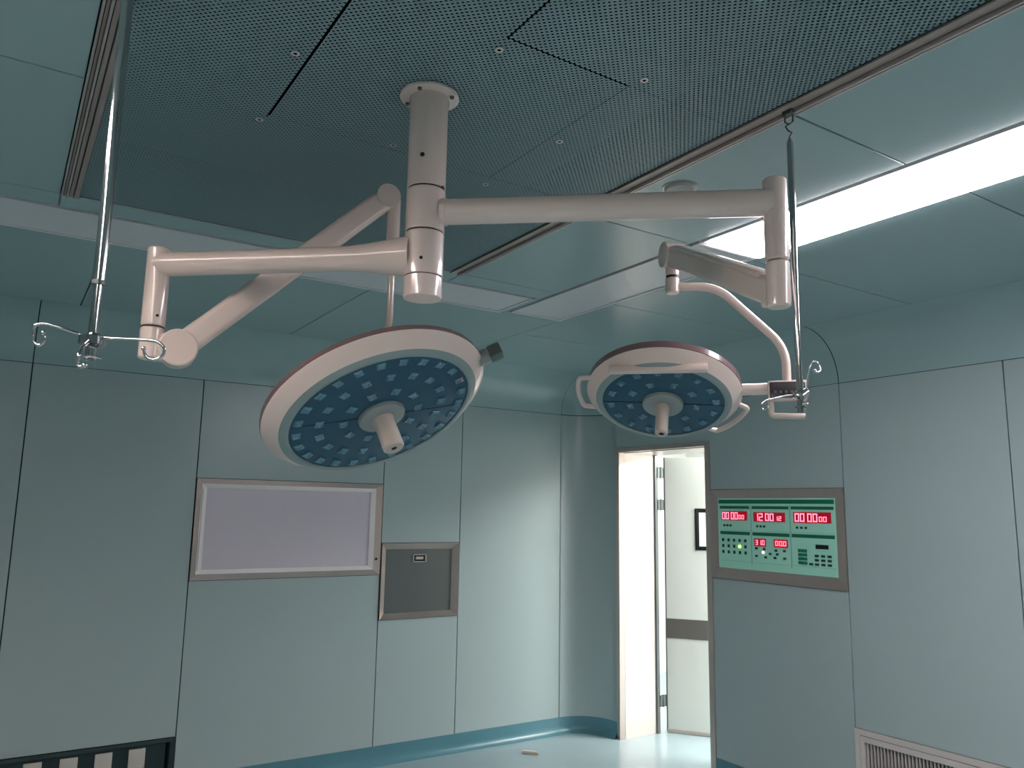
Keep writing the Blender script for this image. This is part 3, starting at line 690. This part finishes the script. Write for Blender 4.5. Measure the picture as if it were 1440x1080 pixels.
def digits(par, chars, u0, v0, w_, h_, gap):
    mb = MB(); u = u0; x0, x1 = XF - .0045, XF - .0035
    for ch in chars:
        if ch == ' ': u += gap * 1.6; continue
        ww, hh, s = w_ if ch != '.' else 0, h_, w_ * .2
        sv = s * FWW / FH
        L = dict(a=(0, ww, 0, sv), g=(0, ww, hh / 2 - sv / 2, hh / 2 + sv / 2), d=(0, ww, hh - sv, hh), f=(0, s, 0, hh / 2), b=(ww - s, ww, 0, hh / 2), e=(0, s, hh / 2, hh), c=(ww - s, ww, hh / 2, hh))
        L['.'] = (-gap * .75, -gap * .75 + s, hh - sv, hh)
        for k in SEG[ch]:
            a, b, c_, d_ = L[k]; mb.box((x0, fy(u + b), fz(v0 + d_)), (x1, fy(u + a), fz(v0 + c_)))
        u += 0 if ch == '.' else ww + gap
    mb.out('digits', 'digit_red', par, 'glowing red digits', smooth=False)
    return u
for (u0, u1, v0, v1), big, small in (((.035, .275, .185, .315), '00 00', '00'), ((.335, .605, .195, .325), '12 00', '12'), ((.675, .965, .185, .325), '00 00', '00')):
    dsp = frect(u0, u1, v0, v1, 'display_red', 'display', .0035)
    wd = (u1 - u0); hh = v1 - v0
    e = digits(dsp, big, u0 + wd * .04, v0 + hh * .12, wd * .115, hh * .78, wd * .032)
    digits(dsp, small, e + wd * .01, v0 + hh * .40, wd * .085, hh * .46, wd * .03)
for (u0, u1), s in (((.335, .435), '31.0'), ((.505, .62), '00.0')):
    dsp = frect(u0, u1, .56, .665, 'display_red', 'display', .0035); wd = u1 - u0
    digits(dsp, s, u0 + wd * .12, .58, wd * .2, .065, wd * .09)
def btn(u, v, su, sv, mt='button_dark'): frect(u - su / 2, u + su / 2, v - sv / 2, v + sv / 2, mt, 'button', .004)
for k in range(3): btn(.06 + .03 * k, .39, .016, .028)
for k in range(3): btn(.365 + .03 * k, .39, .016, .028)
for k in range(3): btn(.70 + .035 * k, .39, .016, .028)
for r in range(3):
    for k in range(5):
        if (r, k) == (1, 3): continue
        btn(.045 + .052 * k, .60 + .085 * r, .017, .042)
MB().tube([(XF, fy(.20), fz(.685)), (XF - .006, fy(.20), fz(.685))], .009, 12).out('indicator', 'led_yellow', cp)
MB().tube([(XF, fy(.41), fz(.745)), (XF - .006, fy(.41), fz(.745))], .008, 12).out('indicator', 'led_pink', cp)
for u, v in ((.35, .695), (.42, .70), (.52, .71), (.59, .71), (.35, .80), (.43, .81), (.51, .81), (.59, .81), (.47, .76), (.53, .76)): btn(u, v, .02, .028)
for r in range(4):
    for k in range(3): btn(.712 + .024 * k, .69 + .052 * r, .02, .04, 'button_green')
frect(.84, .935, .60, .655, 'black', 'small_screen', .003)
for r in range(3):
    for k in range(3): btn(.845 + .048 * k, .745 + .055 * r, .028, .028)
btn(.80, .855, .028, .028)

# ------------------------------------------------------------------ return air grille
vg = thing('air_grille', (XR, (Y1 + Y2) / 2, .08), 'cream return-air grille with vertical slats low on the right wall', 'air grille')
pframe(Y2, Y1, .09, .5367, (.030, .030, .030, .030), .010, .008, 'vent_enamel', 'frame', vg, plane='right')
pframe(Y2 + .033, Y1 - .033, .123, .5037, (.024, .024, .030, .030), .011, .009, 'vent_enamel', 'inner_frame', vg, plane='right')
MB().box((XR + .035, Y2 + .05, .14), (XR + .045, Y1 - .05, .49)).out('back_plate', 'vent_inside', vg, smooth=False)
sm = MB(); sm.obox(V((0, 0, 0)), V((1, 0, 0)), V((0, 1, 0)), uz, (.014, .0055, .328)); sm = sm.mesh('slat', False); sm.materials.append(MATS['vent_enamel'])
k = Y1 - .068
while k > Y2 + .06:
    o = bpy.data.objects.new('slat', sm); o.location = (XR + .008, k, .31); link(o, vg); k -= .0195

# scrap on the floor
m = MB(); m.prism([(3.30, 4.885, .001), (3.375, 4.80, .001), (3.39, 4.812, .001), (3.372, 4.86, .001), (3.32, 4.905, .001)], (0, 0, .018))
bmesh.ops.bevel(m.bm, geom=list(m.bm.edges), offset=.004, segments=2, affect='EDGES')
tag(m.out('paper_scrap', 'paper_scrap'), 'small beige paper scrap lying on the floor near the skirting', 'scrap')
